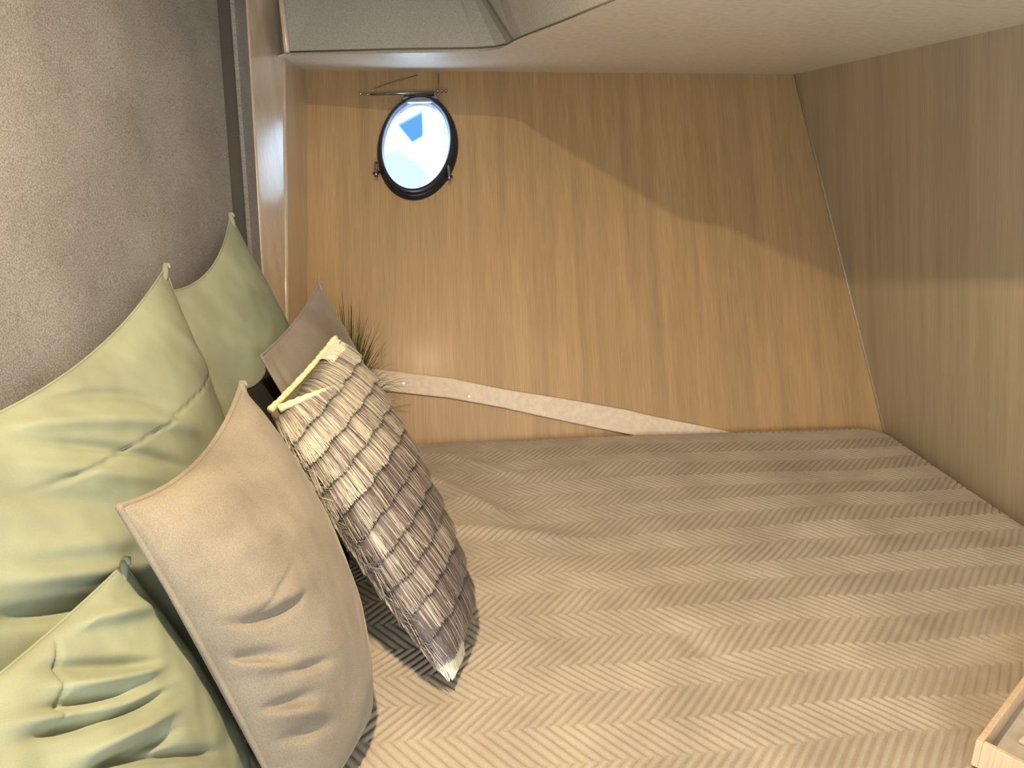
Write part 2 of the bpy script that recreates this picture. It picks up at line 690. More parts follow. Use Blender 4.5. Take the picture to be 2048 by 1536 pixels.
# piping along the seam of the upstand and along the soffit edge
V, Fc = tube([edge[i_seam] + np.array([-0.002, -0.004, 0.002]), edge[i_seam] + seam_dir * H + np.array([-0.002, -0.004, 0])], 0.0022, 8)
struct(link_mesh('trim_6', V, Fc, M['seam'], smooth=True), 'dark seam between the two grey upstand panels')
V, Fc = tube([e + np.array([0, -0.003, 0.001]) for e in edge[:9]], 0.0022, 8)
struct(link_mesh('trim_7', V, Fc, M['seam'], smooth=True), 'dark joint line between soffit and grey upstand')
V, Fc = tube([edge[0] + np.array([-0.006, -0.006, 0]), edge[0] + l_dir * H + np.array([-0.006, -0.006, 0])], 0.008, 8)
struct(link_mesh('trim_8', V, Fc, M['oak_post'], smooth=True), 'narrow oak batten at the left end of the grey upstand')

# upper ceiling, rear wall, sole
V, Fc = slab([A3(-1.3, -1.35, Z_TOP), A3(2.2, -1.35, Z_TOP), A3(2.2, 3.3, Z_TOP), A3(-1.3, 3.3, Z_TOP)], (0, 0, 1), 0.04)
struct(link_mesh('ceiling_upper', V, Fc, M['upper']), 'white ceiling of the raised cabin trunk')
V, Fc = slab([A3(-1.4, -1.35, z_lo), A3(2.4, -1.35, z_lo), A3(2.4, -1.35, Z_TOP), A3(-1.4, -1.35, Z_TOP)], (0, -1, 0), 0.04)
struct(link_mesh('wall_front', V, Fc, M['oak_grey']))
V, Fc = slab([A3(-1.4, -1.4, z_lo), A3(2.4, -1.4, z_lo), A3(2.4, 3.0, z_lo), A3(-1.4, 3.0, z_lo)], (0, 0, -1), 0.04)
struct(link_mesh('floor', V, Fc, M['sole']))

# the downlight itself (flush in the trunk ceiling)
dl = thing('ceiling_downlight', 'small round warm downlight in the raised ceiling', 'lamp', (LAMP[0], LAMP[1], CZ + Z_TOP))
lc = np.array([LAMP[0], LAMP[1], CZ + Z_TOP])
ringp = [lc + np.array([0.045 * math.cos(a), 0.045 * math.sin(a), -0.006]) for a in np.linspace(0, 2 * math.pi, 32, endpoint=False)]
V, Fc = tube(ringp, 0.006, 8, True)
link_mesh('bezel', V, Fc, M['chrome'], dl, True)
V, Fc = prism([lc + np.array([0.038 * math.cos(a), 0.038 * math.sin(a), -0.008]) for a in np.linspace(0, 2 * math.pi, 32, endpoint=False)],
              [lc + np.array([0.038 * math.cos(a), 0.038 * math.sin(a), -0.001]) for a in np.linspace(0, 2 * math.pi, 32, endpoint=False)])
link_mesh('diffuser', V, Fc, M['lamp_glass'], dl)

# cream strip bent along the hull side
up = [(640, 727), (735, 737), (900, 757), (1000, 778), (1120, 797), (1250, 820), (1300, 832), (1380, 848), (1440, 860), (1560, 893)]
lo = [(640, 766), (745, 780), (900, 797), (1000, 815), (1100, 837), (1240, 866), (1290, 877), (1370, 896), (1430, 910), (1550, 945)]
Vt = []
for (a, b_), (c_, d_) in zip(up, lo):
    p, q = on_plane(a, b_, BL, nb), on_plane(c_, d_, BL, nb)
    Vt += [p + nb * 0.014, q + nb * 0.014, p + nb * 0.001, q + nb * 0.001]
Fc = []
for i in range(len(up) - 1):
    a, b_ = 4 * i, 4 * i + 4
    Fc += [[a, a + 1, b_ + 1, b_], [a + 2, b_ + 2, b_ + 3, a + 3], [a, b_, b_ + 2, a + 2], [a + 1, a + 3, b_ + 3, b_ + 1]]
Fc += [[0, 2, 3, 1], [len(Vt) - 4, len(Vt) - 3, len(Vt) - 1, len(Vt) - 2]]
strip = struct(link_mesh('trim_9', Vt, Fc, M['cream_trim']), 'cream strip slanting down the back wall into the bed')
bevel(strip, 0.003, 2)
for (x, y) in ((808, 768), (938, 794), (1180, 833)):
    p = on_plane(x, y, BL, nb) + nb * 0.0142
    V, Fc = tube([p, p + nb * 0.0015], 0.0035, 12)
    link_mesh('screw', V, Fc, M['brass'], strip)

# ------------------------------------------------------------------ porthole
ph = bpy.data.objects.new('window_1', None)
C.objects.link(ph)
ph.location = tuple(PC)
struct(ph, 'oval porthole with a dark rim hinged at the top')


def oval_ring(prof):
    """sweep a profile of (outward offset, height off the wall) around the glass oval"""
    V, Fc = [], []
    m = len(prof)
    n = len(glass)
    for i in range(n):
        u_, v = glass[i]
        r = math.hypot(u_, v)
        for off, h in prof:
            sh = min(max(off / 0.02, 0), 1)
            V.append(wall_pt(u_ * (1 + off / r) + 0.004 * sh, v * (1 + off / r) - 0.009 * sh, h))
    for i in range(n):
        j = (i + 1) % n
        for k in range(m):
            l = (k + 1) % m
            Fc.append([i * m + k, i * m + l, j * m + l, j * m + k])
    return V, Fc


V, Fc = oval_ring([(0.000, -0.03), (0.000, 0.012), (0.005, 0.020), (0.012, 0.022), (0.018, 0.016), (0.022, 0.006), (0.023, 0.0005), (0.006, 0.0005), (0.0055, -0.03)])
link_mesh('window_frame', V, Fc, M['rim'], ph, True)
V, Fc = oval_ring([(-0.005, 0.016), (-0.002, 0.024), (0.003, 0.034), (0.009, 0.036), (0.014, 0.030), (0.015, 0.0235), (0.001, 0.0225)])
o = link_mesh('hinged_sash', V, Fc, M['rim'], ph, True)
V, Fc = oval_ring([(-0.005, 0.004), (-0.007, 0.008), (-0.003, 0.012), (-0.0005, 0.010), (-0.0005, 0.002)])
link_mesh('gasket', V, Fc, M['gasket'], ph, True)
inner = scale_oval(1.0, -0.003)
V, Fc = prism([wall_pt(*q, 0.006) for q in inner], [wall_pt(*q, 0.010) for q in inner])
link_mesh('glass_pane', V, Fc, M['glass'], ph)


def wp(x, y, d):
    n_ = on_plane(x, y, BL + nb * d, nb)
    return n_


# hinge: bar across the top, mounting tab, stay wire, cord, thumb screws
V, Fc = tube([wp(742, 189, 0.040), wp(800, 187, 0.040), wp(868, 184, 0.040)], 0.0042, 12)
link_mesh('hinge_bar', V, Fc, M['chrome'], ph, True)
tabr = [wp(812, 186, 0.030), wp(872, 183, 0.030), wp(876, 197, 0.030), wp(862, 203, 0.030), wp(815, 204, 0.030), wp(803, 198, 0.030)]
V, Fc = slab(tabr, -nb, 0.012)
bevel(link_mesh('hinge_tab', V, Fc, M['chrome'], ph), 0.002)
kn = wp(721, 188, 0.040)
V, Fc = tube([kn - ub * 0.004, kn - ub * 0.002, kn + ub * 0.003, kn + ub * 0.006], [0.004, 0.0062, 0.0062, 0.003], 12)
link_mesh('hinge_knob', V, Fc, M['brass'], ph, True)
V, Fc = tube([wp(727, 188, 0.040), wp(742, 189, 0.040)], 0.0022, 8)
link_mesh('hinge_pin', V, Fc, M['chrome'], ph, True)
for x0 in (876, 884, 892):
    p = wp(x0, 182, 0.040)
    V, Fc = tube([p - ub * 0.004, p - ub * 0.001, p + ub * 0.004], [0.004, 0.007, 0.004], 10)
    link_mesh('hinge_knob', V, Fc, M['chrome'], ph, True)
V, Fc = tube([wp(742, 184, 0.040), wp(752, 176, 0.034), wp(775, 167, 0.018), wp(806, 158, 0.004), wp(835, 150, 0.002)], 0.0014, 8)
link_mesh('stay_wire', V, Fc, M['chrome'], ph, True)
V, Fc = tube([wp(876, 194, 0.036), wp(877, 170, 0.020), wp(877, 146, 0.012)], 0.0011, 6)
link_mesh('cord', V, Fc, M['chrome'], ph, True)
for (x, y, sgn) in ((753, 343, -1), (898, 350, 1)):
    c0 = wp(x, y, 0.02)
    dg = bpy.data.objects.new('clamp_dog', None)
    C.objects.link(dg)
    dg.parent = ph
    dg.location = tuple(c0 - PC)
    V, Fc = tube([c0 - nb * 0.02, c0 + nb * 0.012, c0 + nb * 0.018], [0.005, 0.005, 0.007], 12)
    link_mesh('stud', V, Fc, M['chrome'], dg, True)
    V, Fc = tube([c0 + nb * 0.016 + vb * 0.024, c0 + nb * 0.019 + vb * 0.012, c0 + nb * 0.019 - vb * 0.012, c0 + nb * 0.016 - vb * 0.026], [0.005, 0.0045, 0.0045, 0.0065], 10)
    link_mesh('wing_nut', V, Fc, M['chrome'], dg, True)
    V, Fc = tube([c0 - ub * sgn * 0.016, c0 + ub * sgn * 0.012 - vb * 0.006], 0.004, 10)
    link_mesh('hook', V, Fc, M['rim'], dg, True)

# ------------------------------------------------------------------ bed
ur = np.array([0.995, 0.0995, 0.0])          # along the bed rows
vr = np.array([-0.0995, 0.995, 0.0])
poly = [BL + np.array([0.0, -0.006, 0]), BR + np.array([-0.006, -0.012, 0])]
rn = BR + dr * 1.95
near_y = 0.40
# outline, counter-clockwise from the near left
bedpoly = np.array([[-0.625, near_y], [BR[0] + dr[0] * 1.9 - 0.012, near_y], [BR[0] - 0.012, BR[1] - 0.012], [BL[0] + 0.016, BL[1] - 0.012]])


def inset_poly(P, d):
    n = len(P)
    out = []
    for i in range(n):
        p0, p1, p2 = P[i - 1], P[i], P[(i + 1) % n]
        e1 = (p1 - p0) / np.linalg.norm(p1 - p0)
        e2 = (p2 - p1) / np.linalg.norm(p2 - p1)
        n1 = np.array([-e1[1], e1[0]])
        n2 = np.array([-e2[1], e2[0]])
        # lines p = p1 + n*d
        A_ = np.array([n1, n2])
        out.append(np.linalg.solve(A_, [n1 @ p1 + d, n2 @ p1 + d]))
    return np.array(out)


def sdf(P, X, Y):
    """signed distance and outward direction to polygon P"""
    n = len(P)
    best = np.full(X.shape, 1e9)
    nx = np.zeros_like(X)
    ny = np.zeros_like(X)
    inside = np.ones(X.shape, bool)
    bx = np.zeros_like(X)
    by = np.zeros_like(X)
    for i in range(n):
        a, b_ = P[i], P[(i + 1) % n]
        e = b_ - a
        L = e @ e
        t_ = np.clip(((X - a[0]) * e[0] + (Y - a[1]) * e[1]) / L, 0, 1)
        qx, qy = a[0] + e[0] * t_, a[1] + e[1] * t_
        d = np.hypot(X - qx, Y - qy)
        m = d < best
        best = np.where(m, d, best)
        bx = np.where(m, qx, bx)
        by = np.where(m, qy, by)
        cr_ = e[0] * (Y - a[1]) - e[1] * (X - a[0])
        inside &= cr_ >= 0
    dx, dy = X - bx, Y - by
    ln = np.hypot(dx, dy) + 1e-9
    return np.where(inside, -best, best), np.where(inside, 0, dx / ln), np.where(inside, 0, dy / ln), bx, by


Rr = 0.05                                    # rounding of the mattress edge
core = inset_poly(bedpoly, 0.05)
# one corner (far right) is well rounded in plan: pull it in
core2 = []
for i, p in enumerate(core):
    if i == 2:
        a, b_ = core[1], core[3]
        e1 = (a - p) / np.linalg.norm(a - p)
        e2 = (b_ - p) / np.linalg.norm(b_ - p)
        for k in np.linspace(0, 1, 7):
            q = p + e1 * 0.07 * (1 - k) ** 2 + e2 * 0.07 * k ** 2
            core2.append(q)
    else:
        core2.append(p)
core = np.array(core2)
step = 0.0027
xs = np.arange(bedpoly[:, 0].min() - 0.16, bedpoly[:, 0].max() + 0.16, step)
ys = np.arange(near_y - 0.26, bedpoly[:, 1].max() + 0.14, step)
X, Y = np.meshgrid(xs, ys)
D, NX, NY, BX, BY = sdf(core, X, Y)
Dp = np.clip(D, 0, None)
quarter = Rr * math.pi / 2
angd = np.clip(Dp / Rr, 0, math.pi / 2)
over = np.clip(Dp - quarter, 0, None)
over = np.minimum(over, 0.09)
PX = np.where(D > 0, BX + NX * Rr * np.sin(angd), X)
PY = np.where(D > 0, BY + NY * Rr * np.sin(angd), Y)
PZ = np.where(D > 0, -Rr * (1 - np.cos(angd)) - over, 0.0)
# herringbone grooves along the rows
S = X * ur[0] + Y * ur[1]
T = X * vr[0] + Y * vr[1]
wob = 0.006 * np.sin(S * 5.1 + 1.3) + 0.004 * np.sin(S * 11.7 + T * 3) + 0.003 * np.sin(T * 17 + S * 2)
S0, T0 = S + 0.004 * np.sin(T * 9 + S * 4) + 0.003 * np.sin(T * 23 + 1), T + wob
band = 0.0765
# apex-left rows at distance 1.454 etc near x = 0.07
ph0 = (0.07 * vr[0] + 1.144 * vr[1])
tt = (T0 - ph0) / band
tri = np.abs(((tt + 1) % 2) - 1) * band       # 0 at apex-left rows, band at apex-right rows
zz = (S0 - 0.92 * tri) / 0.0205
fr_ = zz - np.floor(zz)
groove = np.exp(-((fr_ - 0.5) / 0.15) ** 2)   # narrow stitched valley
rib = np.sqrt(np.clip(np.abs(fr_ - 0.5) * 2, 0, 1))
edge_t = np.abs(((tt + 0.5) % 1) - 0.5) * band
amp = 1.0 - 0.35 * np.exp(-(edge_t / 0.004) ** 2)
# broad softness
nzv = np.zeros_like(X)
for (kx, ky, ph_, a_) in ((2.3, 3.1, 0.4, 0.0035), (5.2, -3.7, 1.9, 0.002), (3.1, 7.9, 4.0, 0.0018), (9.3, 4.1, 2.2, 0.0012), (14.0, -11.0, 0.7, 0.0008)):
    nzv += a_ * np.sin(X * kx + Y * ky + ph_ + 0.8 * np.sin(X * ky * 0.7 - Y * kx * 0.6))
# lasting folds near the cushions
def fold(x0, y0, x1, y1, wd, h):
    p = np.array([x0, y0])
    e = np.array([x1 - x0, y1 - y0])
    L = math.hypot(*e)
    e = e / L
    a_ = (X - x0) * e[0] + (Y - y0) * e[1]
    b2 = -(X - x0) * e[1] + (Y - y0) * e[0]
    return h * np.exp(-(b2 / wd) ** 2) / (1 + np.exp(-a_ / 0.02)) / (1 + np.exp((a_ - L) / 0.02))


fl = fold(-0.32, 2.02, -0.02, 1.72, 0.022, 0.012) + fold(-0.20, 2.10, 0.02, 1.95, 0.02, 0.007) + fold(-0.16, 1.66, 0.16, 1.60, 0.03, 0.008)
fl += fold(0.05, 1.95, 0.5, 2.08, 0.05, 0.006) + fold(0.30, 1.28, 0.42, 1.10, 0.03, -0.006) + fold(0.62, 1.55, 1.0, 1.9, 0.05, 0.006)
fl += fold(0.10, 1.50, 0.22, 1.22, 0.04, 0.005) + fold(0.8, 1.2, 1.1, 1.35, 0.05, 0.004)
gd = 0.0055
disp = gd * (1 - groove * amp) * (0.9 + 0.1 * rib) + (nzv + fl) * np.exp(-Dp / 0.03)
PX += NX * np.sin(angd) * disp
PY += NY * np.sin(angd) * disp
PZ += np.where(D > 0, np.cos(angd), 1.0) * disp
PZ += Z_BED + CZ - 0.002
ny_, nx_ = X.shape
keep = Dp < 0.24
vid = -np.ones(X.shape, int)
vid[keep] = np.arange(keep.sum())
verts = np.stack([PX[keep], PY[keep], PZ[keep]], 1)
dw = (verts - BL) @ nb
verts[:, 1] += np.where(dw < 0.003, (0.003 - dw) / nb[1], 0)
q = np.stack([vid[:-1, :-1], vid[:-1, 1:], vid[1:, 1:], vid[1:, :-1]], -1).reshape(-1, 4)
q = q[(q >= 0).all(1)]
o3 = np.array([0.35, 1.3, Z_BED + CZ])
me = bpy.data.meshes.new('bedspread')
me.vertices.add(len(verts))
me.vertices.foreach_set('co', (verts - o3).astype(np.float32).ravel())
me.loops.add(q.size)
me.loops.foreach_set('vertex_index', q.astype(np.int32).ravel())
me.polygons.add(len(q))
me.polygons.foreach_set('loop_start', np.arange(0, q.size, 4, dtype=np.int32))
me.polygons.foreach_set('use_smooth', np.ones(len(q), bool))
me.update(calc_edges=True)
me.materials.append(M['spread'])
bs = bpy.data.objects.new('bedspread', me)
C.objects.link(bs)
bs.location = tuple(o3)
tag(bs, 'taupe velvet bedspread quilted in a herringbone pattern covering the mattress', 'bedspread')

def clear_wall(p, gap):
    p = np.array(p, float)
    d = (p - BL) @ nb
    if d < gap:
        p[1] += (gap - d) / nb[1]
    return p


# mattress and berth under the bedspread
mp_ = inset_poly(bedpoly, 0.014)
V, Fc = prism([clear_wall([p[0], p[1], CZ + Z_BED - 0.17], 0.018) for p in mp_], [clear_wall([p[0], p[1], CZ + Z_BED - 0.012], 0.018) for p in mp_])
mt = link_mesh('mattress', V, Fc, M['mattress'])
bevel(mt, 0.045, 5)
tag(mt, 'thick mattress hidden under the taupe bedspread', 'mattress')
bp_ = inset_poly(bedpoly, 0.016)
V, Fc = prism([clear_wall([p[0], p[1], 0.0], 0.002) for p in bp_], [clear_wall([p[0], p[1], CZ + Z_BED - 0.17], 0.002) for p in bp_])
bb = link_mesh('berth_base', V, Fc, M['oak'])
tag(bb, 'built-in oak berth box carrying the mattress', 'bed base')


# ------------------------------------------------------------------ pillows
def fbm(p, s, seed):
    v = Vector((p[0] * s + seed, p[1] * s - seed, p[2] * s + 2 * seed))
    return noise.noise(v) + 0.5 * noise.noise(v * 2.1) + 0.25 * noise.noise(v * 4.3)


def seg_dist(U, Vv, s):
    u0, v0, u1, v1 = s[:4]
    e = np.array([u1 - u0, v1 - v0])
    L = math.hypot(*e)
    e = e / L
    a_ = (U - u0) * e[0] + (Vv - v0) * e[1]
    b2 = -(U - u0) * e[1] + (Vv - v0) * e[0]
    return a_, b2, L


def creases(U, Vv, segs):
    """each (u0, v0, u1, v1, width, height, bend): a fold in the cloth that fades at both ends"""
    H_ = np.zeros_like(U)
    for s in segs:
        a_, b2, L = seg_dist(U, Vv, s)
        bend = s[6] if len(s) > 6 else 0
        k = np.clip(a_ / L, -0.3, 1.3)
        b3 = b2 - bend * 4 * k * (1 - k)
        env = 1 / (1 + np.exp(-(a_) / 0.03)) / (1 + np.exp((a_ - L) / 0.03))
        H_ += s[5] * np.exp(-(b3 / s[4]) ** 2) * env
    return H_


def pillow(label, mat, cn, tf, tb, bow=(0, 0, 0, 0), segs=(), noise_a=0.004, seed=1.0, N=110, ex=0.42, group=None, seam_mat=None, seam_r=0.003,
           name='pillow', cat='pillow', shell='cover', seam_name='piping', front=None, sag=0.0, fine=(), ear=True):
    """cn: corners top-near, top-far, bottom-far, bottom-near; tf/tb thickness to the front and to the back;
    bow: how far the top, far, bottom, near edges curve inwards"""
    tn, tfa, bf, bn = [np.asarray(c_, float) for c_ in cn]
    cen = (tn + tfa + bf + bn) / 4
    nrm = np.cross(tfa - tn, bn - tn)
    nrm /= np.linalg.norm(nrm)
    fr0 = np.array([1.0, -0.2, 0.3]) if front is None else np.asarray(front, float)
    if nrm @ fr0 < 0:
        nrm = -nrm
    g = np.linspace(0, 1, N + 1)
    g = 0.5 - 0.5 * np.cos(math.pi * (0.12 * 0 + g))      # denser towards the edges
    g = 0.6 * g + 0.4 * np.linspace(0, 1, N + 1)
    U, Vv = np.meshgrid(g, g)                              # U: near -> far, V: top -> bottom
    P = ((1 - U) * (1 - Vv))[..., None] * tn + (U * (1 - Vv))[..., None] * tfa + (U * Vv)[..., None] * bf + ((1 - U) * Vv)[..., None] * bn
    e_top = (bn + bf - tn - tfa) / 2
    e_top /= np.linalg.norm(e_top)                         # direction top -> bottom
    e_far = (tn + bn - tfa - bf) / 2
    e_far /= np.linalg.norm(e_far)                         # direction far -> near
    hu, hv = 4 * U * (1 - U), 4 * Vv * (1 - Vv)
    P = P + (bow[0] * hu * (1 - Vv) ** 1.5)[..., None] * e_top - (bow[2] * hu * Vv ** 1.5)[..., None] * e_top
    P = P + (bow[1] * hv * U ** 1.5)[..., None] * e_far - (bow[3] * hv * (1 - U) ** 1.5)[..., None] * e_far
    prof = np.clip(hu, 0, 1) ** ex * np.clip(hv, 0, 1) ** ex
    nz_ = np.zeros_like(U)
    for i in range(N + 1):
        for j in range(N + 1):
            nz_[i, j] = fbm((U[i, j] * 2, Vv[i, j] * 2, 0), 1.6, seed)
    rim_f = np.clip(np.minimum(hu, hv) * 6, 0, 1)
    Q_ = P + (tf * prof)[..., None] * nrm - OFF
    dep = Q_[..., 1] * ct - Q_[..., 2] * st
    qx, qy = 1024 + F * Q_[..., 0] / dep, 768 - F * (Q_[..., 1] * st + Q_[..., 2] * ct) / dep

    def uv_at(x, y):
        k_ = np.argmin((qx - x) ** 2 + (qy - y) ** 2)
        return U.ravel()[k_], Vv.ravel()[k_]
    segs = list(segs)
    for f_ in fine:                                        # folds measured on the photograph
        segs.append((*uv_at(f_[0], f_[1]), *uv_at(f_[2], f_[3]), f_[4] * 0.9, f_[5] * 1.4, *f_[6:]))
    Hf = (tf * prof * (1 + sag * (Vv - 0.5)) + (noise_a * nz_ + creases(U, Vv, segs)) * rim_f)
    Hb = (tb * prof)
    front_v = P + Hf[..., None] * nrm
    back_v = P - Hb[..., None] * nrm
    V_ = np.concatenate([front_v.reshape(-1, 3), back_v.reshape(-1, 3)])
    n1 = (N + 1) * (N + 1)
    idx = np.arange(n1).reshape(N + 1, N + 1)
    border = np.zeros((N + 1, N + 1), bool)
    border[0, :] = border[-1, :] = border[:, 0] = border[:, -1] = True
    idxb = np.where(border, idx, idx + n1)
    q1 = np.stack([idx[:-1, :-1], idx[:-1, 1:], idx[1:, 1:], idx[1:, :-1]], -1).reshape(-1, 4)
    q2 = np.stack([idxb[:-1, :-1], idxb[1:, :-1], idxb[1:, 1:], idxb[:-1, 1:]], -1).reshape(-1, 4)
    used = np.zeros(2 * n1, bool)
    Q = np.concatenate([q1, q2])
    used[Q.ravel()] = True
    remap = -np.ones(2 * n1, int)
    remap[used] = np.arange(used.sum())
    base = (bf + bn) / 2
    t_ = thing(name, label, cat, base, group)
    link_mesh(shell, V_[used], remap[Q], mat, t_, True)
    if seam_mat is not None:
        loop = [P[0, j] for j in range(0, N, 2)] + [P[i, N] for i in range(0, N, 2)] + [P[N, j] for j in range(N, 0, -2)] + [P[i, 0] for i in range(N, 0, -2)]
        Vs, Fs = tube(loop, seam_r, 7, True)
        link_mesh(seam_name, Vs, Fs, seam_mat, t_, True)
    if ear:
        a_, b2 = P[0, N], P[3, N - 3]
        d_ = (a_ - b2) / np.linalg.norm(a_ - b2)
        tip_ = a_ + d_ * 0.007
        pts_ = [a_ - d_ * 0.030, a_ - d_ * 0.018, a_ - d_ * 0.006, a_ + d_ * 0.003, tip_, tip_ + nrm * 0.006 - d_ * 0.002, tip_ + nrm * 0.009 - d_ * 0.010]
        pts_ = [p_ + nrm * 0.0015 for p_ in pts_]
        Vs, Fs = tube(pts_, [0.0015, 0.0055, 0.0062, 0.0055, 0.0048, 0.0038, 0.0020], 10)
        link_mesh('corner_ear', Vs, Fs, mat, t_, True)
    return t_, dict(P=P, Hf=Hf, nrm=nrm, U=U, V=Vv, front=front_v, g=g, N=N, prof=prof)


gp = 'sage green pillows along the bedhead'
# far green pillow in the corner
far_green, _ = pillow('sage green pillow farthest along the bedhead, beside the oak post', M['sage'],
       [A3(-0.645, 1.365, -0.258), A3(-0.652, 1.770, -0.158), A3(-0.40, 1.80, -0.87), A3(-0.47, 1.40, -0.87)], 0.045, 0.010,
       bow=(0.045, -0.025, 0.01, 0.02), noise_a=0.004, seed=3.1, group=gp, seam_mat=M['sage'], seam_r=0.0022, ex=0.55,
       segs=[(0.25, 0.22, 0.65, 0.30, 0.035, 0.006, 0.03), (0.35, 0.40, 0.75, 0.36, 0.03, 0.005, -0.02), (0.55, 0.10, 0.85, 0.22, 0.02, 0.004), (0.1, 0.5, 0.5, 0.62, 0.03, -0.006)])
# big green pillow in the middle
mid_green, _ = pillow('large sage green pillow leaning on the grey wall, behind the velvet cushion', M['sage'],
       [A3(-0.645, 0.60, -0.285), A3(-0.637, 1.375, -0.215), A3(-0.48, 1.33, -0.87), A3(-0.50, 0.62, -0.87)], 0.078, 0.012,
       bow=(0.060, -0.010, 0.01, 0.02), noise_a=0.005, seed=5.7, group=gp, seam_mat=M['sage'], seam_r=0.0022, N=160, ex=0.62,
       fine=[(40, 812, 330, 812, 0.018, -0.007, -0.03), (10, 850, 380, 860, 0.024, 0.009, -0.02), (110, 885, 370, 935, 0.014, -0.009, -0.01), (60, 930, 300, 960, 0.02, 0.006),
             (20, 990, 270, 1010, 0.03, -0.007), (60, 1100, 260, 1080, 0.03, 0.008), (30, 1160, 240, 1140, 0.022, 0.012), (20, 1235, 230, 1205, 0.022, -0.018),
             (430, 740, 150, 955, 0.004, -0.003), (140, 955, 185, 935, 0.008, -0.006), (320, 640, 420, 760, 0.03, 0.004)])
# nearest green pillow, low in front
near_green, _ = pillow('nearest sage green pillow, crumpled, low beside the velvet cushion', M['sage'],
       [A3(-0.550, 0.40, -0.49), A3(-0.489, 0.830, -0.503), A3(-0.36, 0.86, -0.875), A3(-0.36, 0.40, -0.875)], 0.055, 0.015,
       bow=(0.01, -0.01, 0.0, 0.0), noise_a=0.007, seed=9.3, group=gp, seam_mat=M['sage'], seam_r=0.0022, N=170, ex=0.5,
       fine=[(112, 1274, 130, 1412, 0.006, -0.005), (90, 1240, 300, 1215, 0.03, 0.010), (105, 1335, 308, 1326, 0.024, -0.009), (132, 1370, 312, 1338, 0.020, 0.011, 0.01),
             (120, 1412, 245, 1386, 0.018, -0.012), (150, 1458, 320, 1384, 0.018, -0.015, 0.01), (230, 1425, 330, 1372, 0.014, 0.010), (90, 1470, 160, 1445, 0.02, -0.012), (60, 1440, 140, 1425, 0.02, 0.010),
             (190, 1500, 330, 1430, 0.022, 0.012), (205, 1533, 330, 1472, 0.018, -0.014), (246, 1522, 425, 1502, 0.018, -0.010)])

# black cushion squeezed in between
pillow('black cushion squeezed between the far green pillow and the fringed cushion', M['black'],
       [A3(-0.512, 1.36, -0.445), A3(-0.520, 1.53, -0.455), A3(-0.37, 1.52, -0.87), A3(-0.345, 1.36, -0.87)], 0.016, 0.008,
       bow=(0.01, 0.0, 0.0, 0.01), noise_a=0.004, seed=2.2, N=60, name='cushion', cat='cushion', seam_mat=M['black'], seam_r=0.002)

# small mauve-taupe cushion behind the fringed one
pillow('plain mauve-taupe cushion standing on its edge behind the fringed cushion', M['mauve'],
       [A3(-0.486, 1.40, -0.389), A3(-0.480, 1.85, -0.330), A3(-0.245, 1.845, -0.87), A3(-0.27, 1.40, -0.87)], 0.035, 0.012,
       bow=(0.012, -0.018, 0.0, 0.004), noise_a=0.003, seed=4.4, name='cushion', cat='cushion', seam_mat=M['mauve'], seam_r=0.0032, ex=0.5,
       segs=[(0.06, 0.08, 0.06, 0.9, 0.02, -0.006), (0.6, 0.1, 0.75, 0.4, 0.02, 0.004)])

# velvet cushion in front
pillow('large taupe velvet cushion nearest the viewer, leaning on the green pillows', M['taupe'],
       [A3(-0.462, 0.795, -0.405), A3(-0.440, 1.160, -0.374), A3(-0.230, 0.99, -0.875), A3(-0.292, 0.78, -0.878)], 0.100, 0.045,
       bow=(0.035, -0.030, 0.0, 0.010), noise_a=0.005, seed=7.9, name='cushion', cat='cushion', seam_mat=M['taupe'], seam_r=0.0045, N=170, ex=0.5,
       fine=[(487, 1244, 600, 1205, 0.016, -0.011, 0.01), (480, 1215, 600, 1180, 0.025, 0.006), (448, 1318, 552, 1304, 0.020, -0.016), (440, 1345, 560, 1335, 0.02, 0.010), (585, 1340, 655, 1320, 0.016, -0.010),
             (518, 1422, 625, 1390, 0.020, -0.012), (533, 1212, 577, 1154, 0.008, -0.005), (520, 1440, 640, 1420, 0.025, 0.009), (300, 1040, 370, 1190, 0.02, -0.005), (350, 1150, 440, 1270, 0.03, 0.005),
             (560, 1480, 660, 1450, 0.022, -0.009), (470, 1100, 560, 1060, 0.05, 0.004)])

# ------------------------------------------------------------------ fringed cushion
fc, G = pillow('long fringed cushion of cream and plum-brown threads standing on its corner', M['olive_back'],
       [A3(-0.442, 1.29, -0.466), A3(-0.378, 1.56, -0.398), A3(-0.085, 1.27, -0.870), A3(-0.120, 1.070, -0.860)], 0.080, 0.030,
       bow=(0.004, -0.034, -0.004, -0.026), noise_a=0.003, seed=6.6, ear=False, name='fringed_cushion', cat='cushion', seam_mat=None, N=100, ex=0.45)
front, gU = G['front'], G['g']


def surf(u_, v):
    """point on the front of the fringed cushion"""
    u_ = min(max(u_, 0), 1)
    v = min(max(v, 0), 1)
    j = np.searchsorted(gU, u_) - 1
    i = np.searchsorted(gU, v) - 1
    j = min(max(j, 0), len(gU) - 2)
    i = min(max(i, 0), len(gU) - 2)
    a_ = (u_ - gU[j]) / (gU[j + 1] - gU[j])
    b2 = (v - gU[i]) / (gU[i + 1] - gU[i])
    return (front[i, j] * (1 - a_) * (1 - b2) + front[i, j + 1] * a_ * (1 - b2) + front[i + 1, j] * (1 - a_) * b2 + front[i + 1, j + 1] * a_ * b2)


def surf_n(u_, v):
    e = 0.01
    a_ = surf(u_ + e, v) - surf(u_ - e, v)
    b2 = surf(u_, v + e) - surf(u_, v - e)
    n_ = np.cross(a_, b2)
    n_ /= (np.linalg.norm(n_) + 1e-12)
    return n_ if n_ @ G['nrm'] > 0 else -n_


fc_base = parent_world(fc)
ROWS = 10
cream = np.array([0.86, 0.80, 0.62])
mauve = np.array([0.23, 0.18, 0.175])
plum = np.array([0.02, 0.014, 0.016])


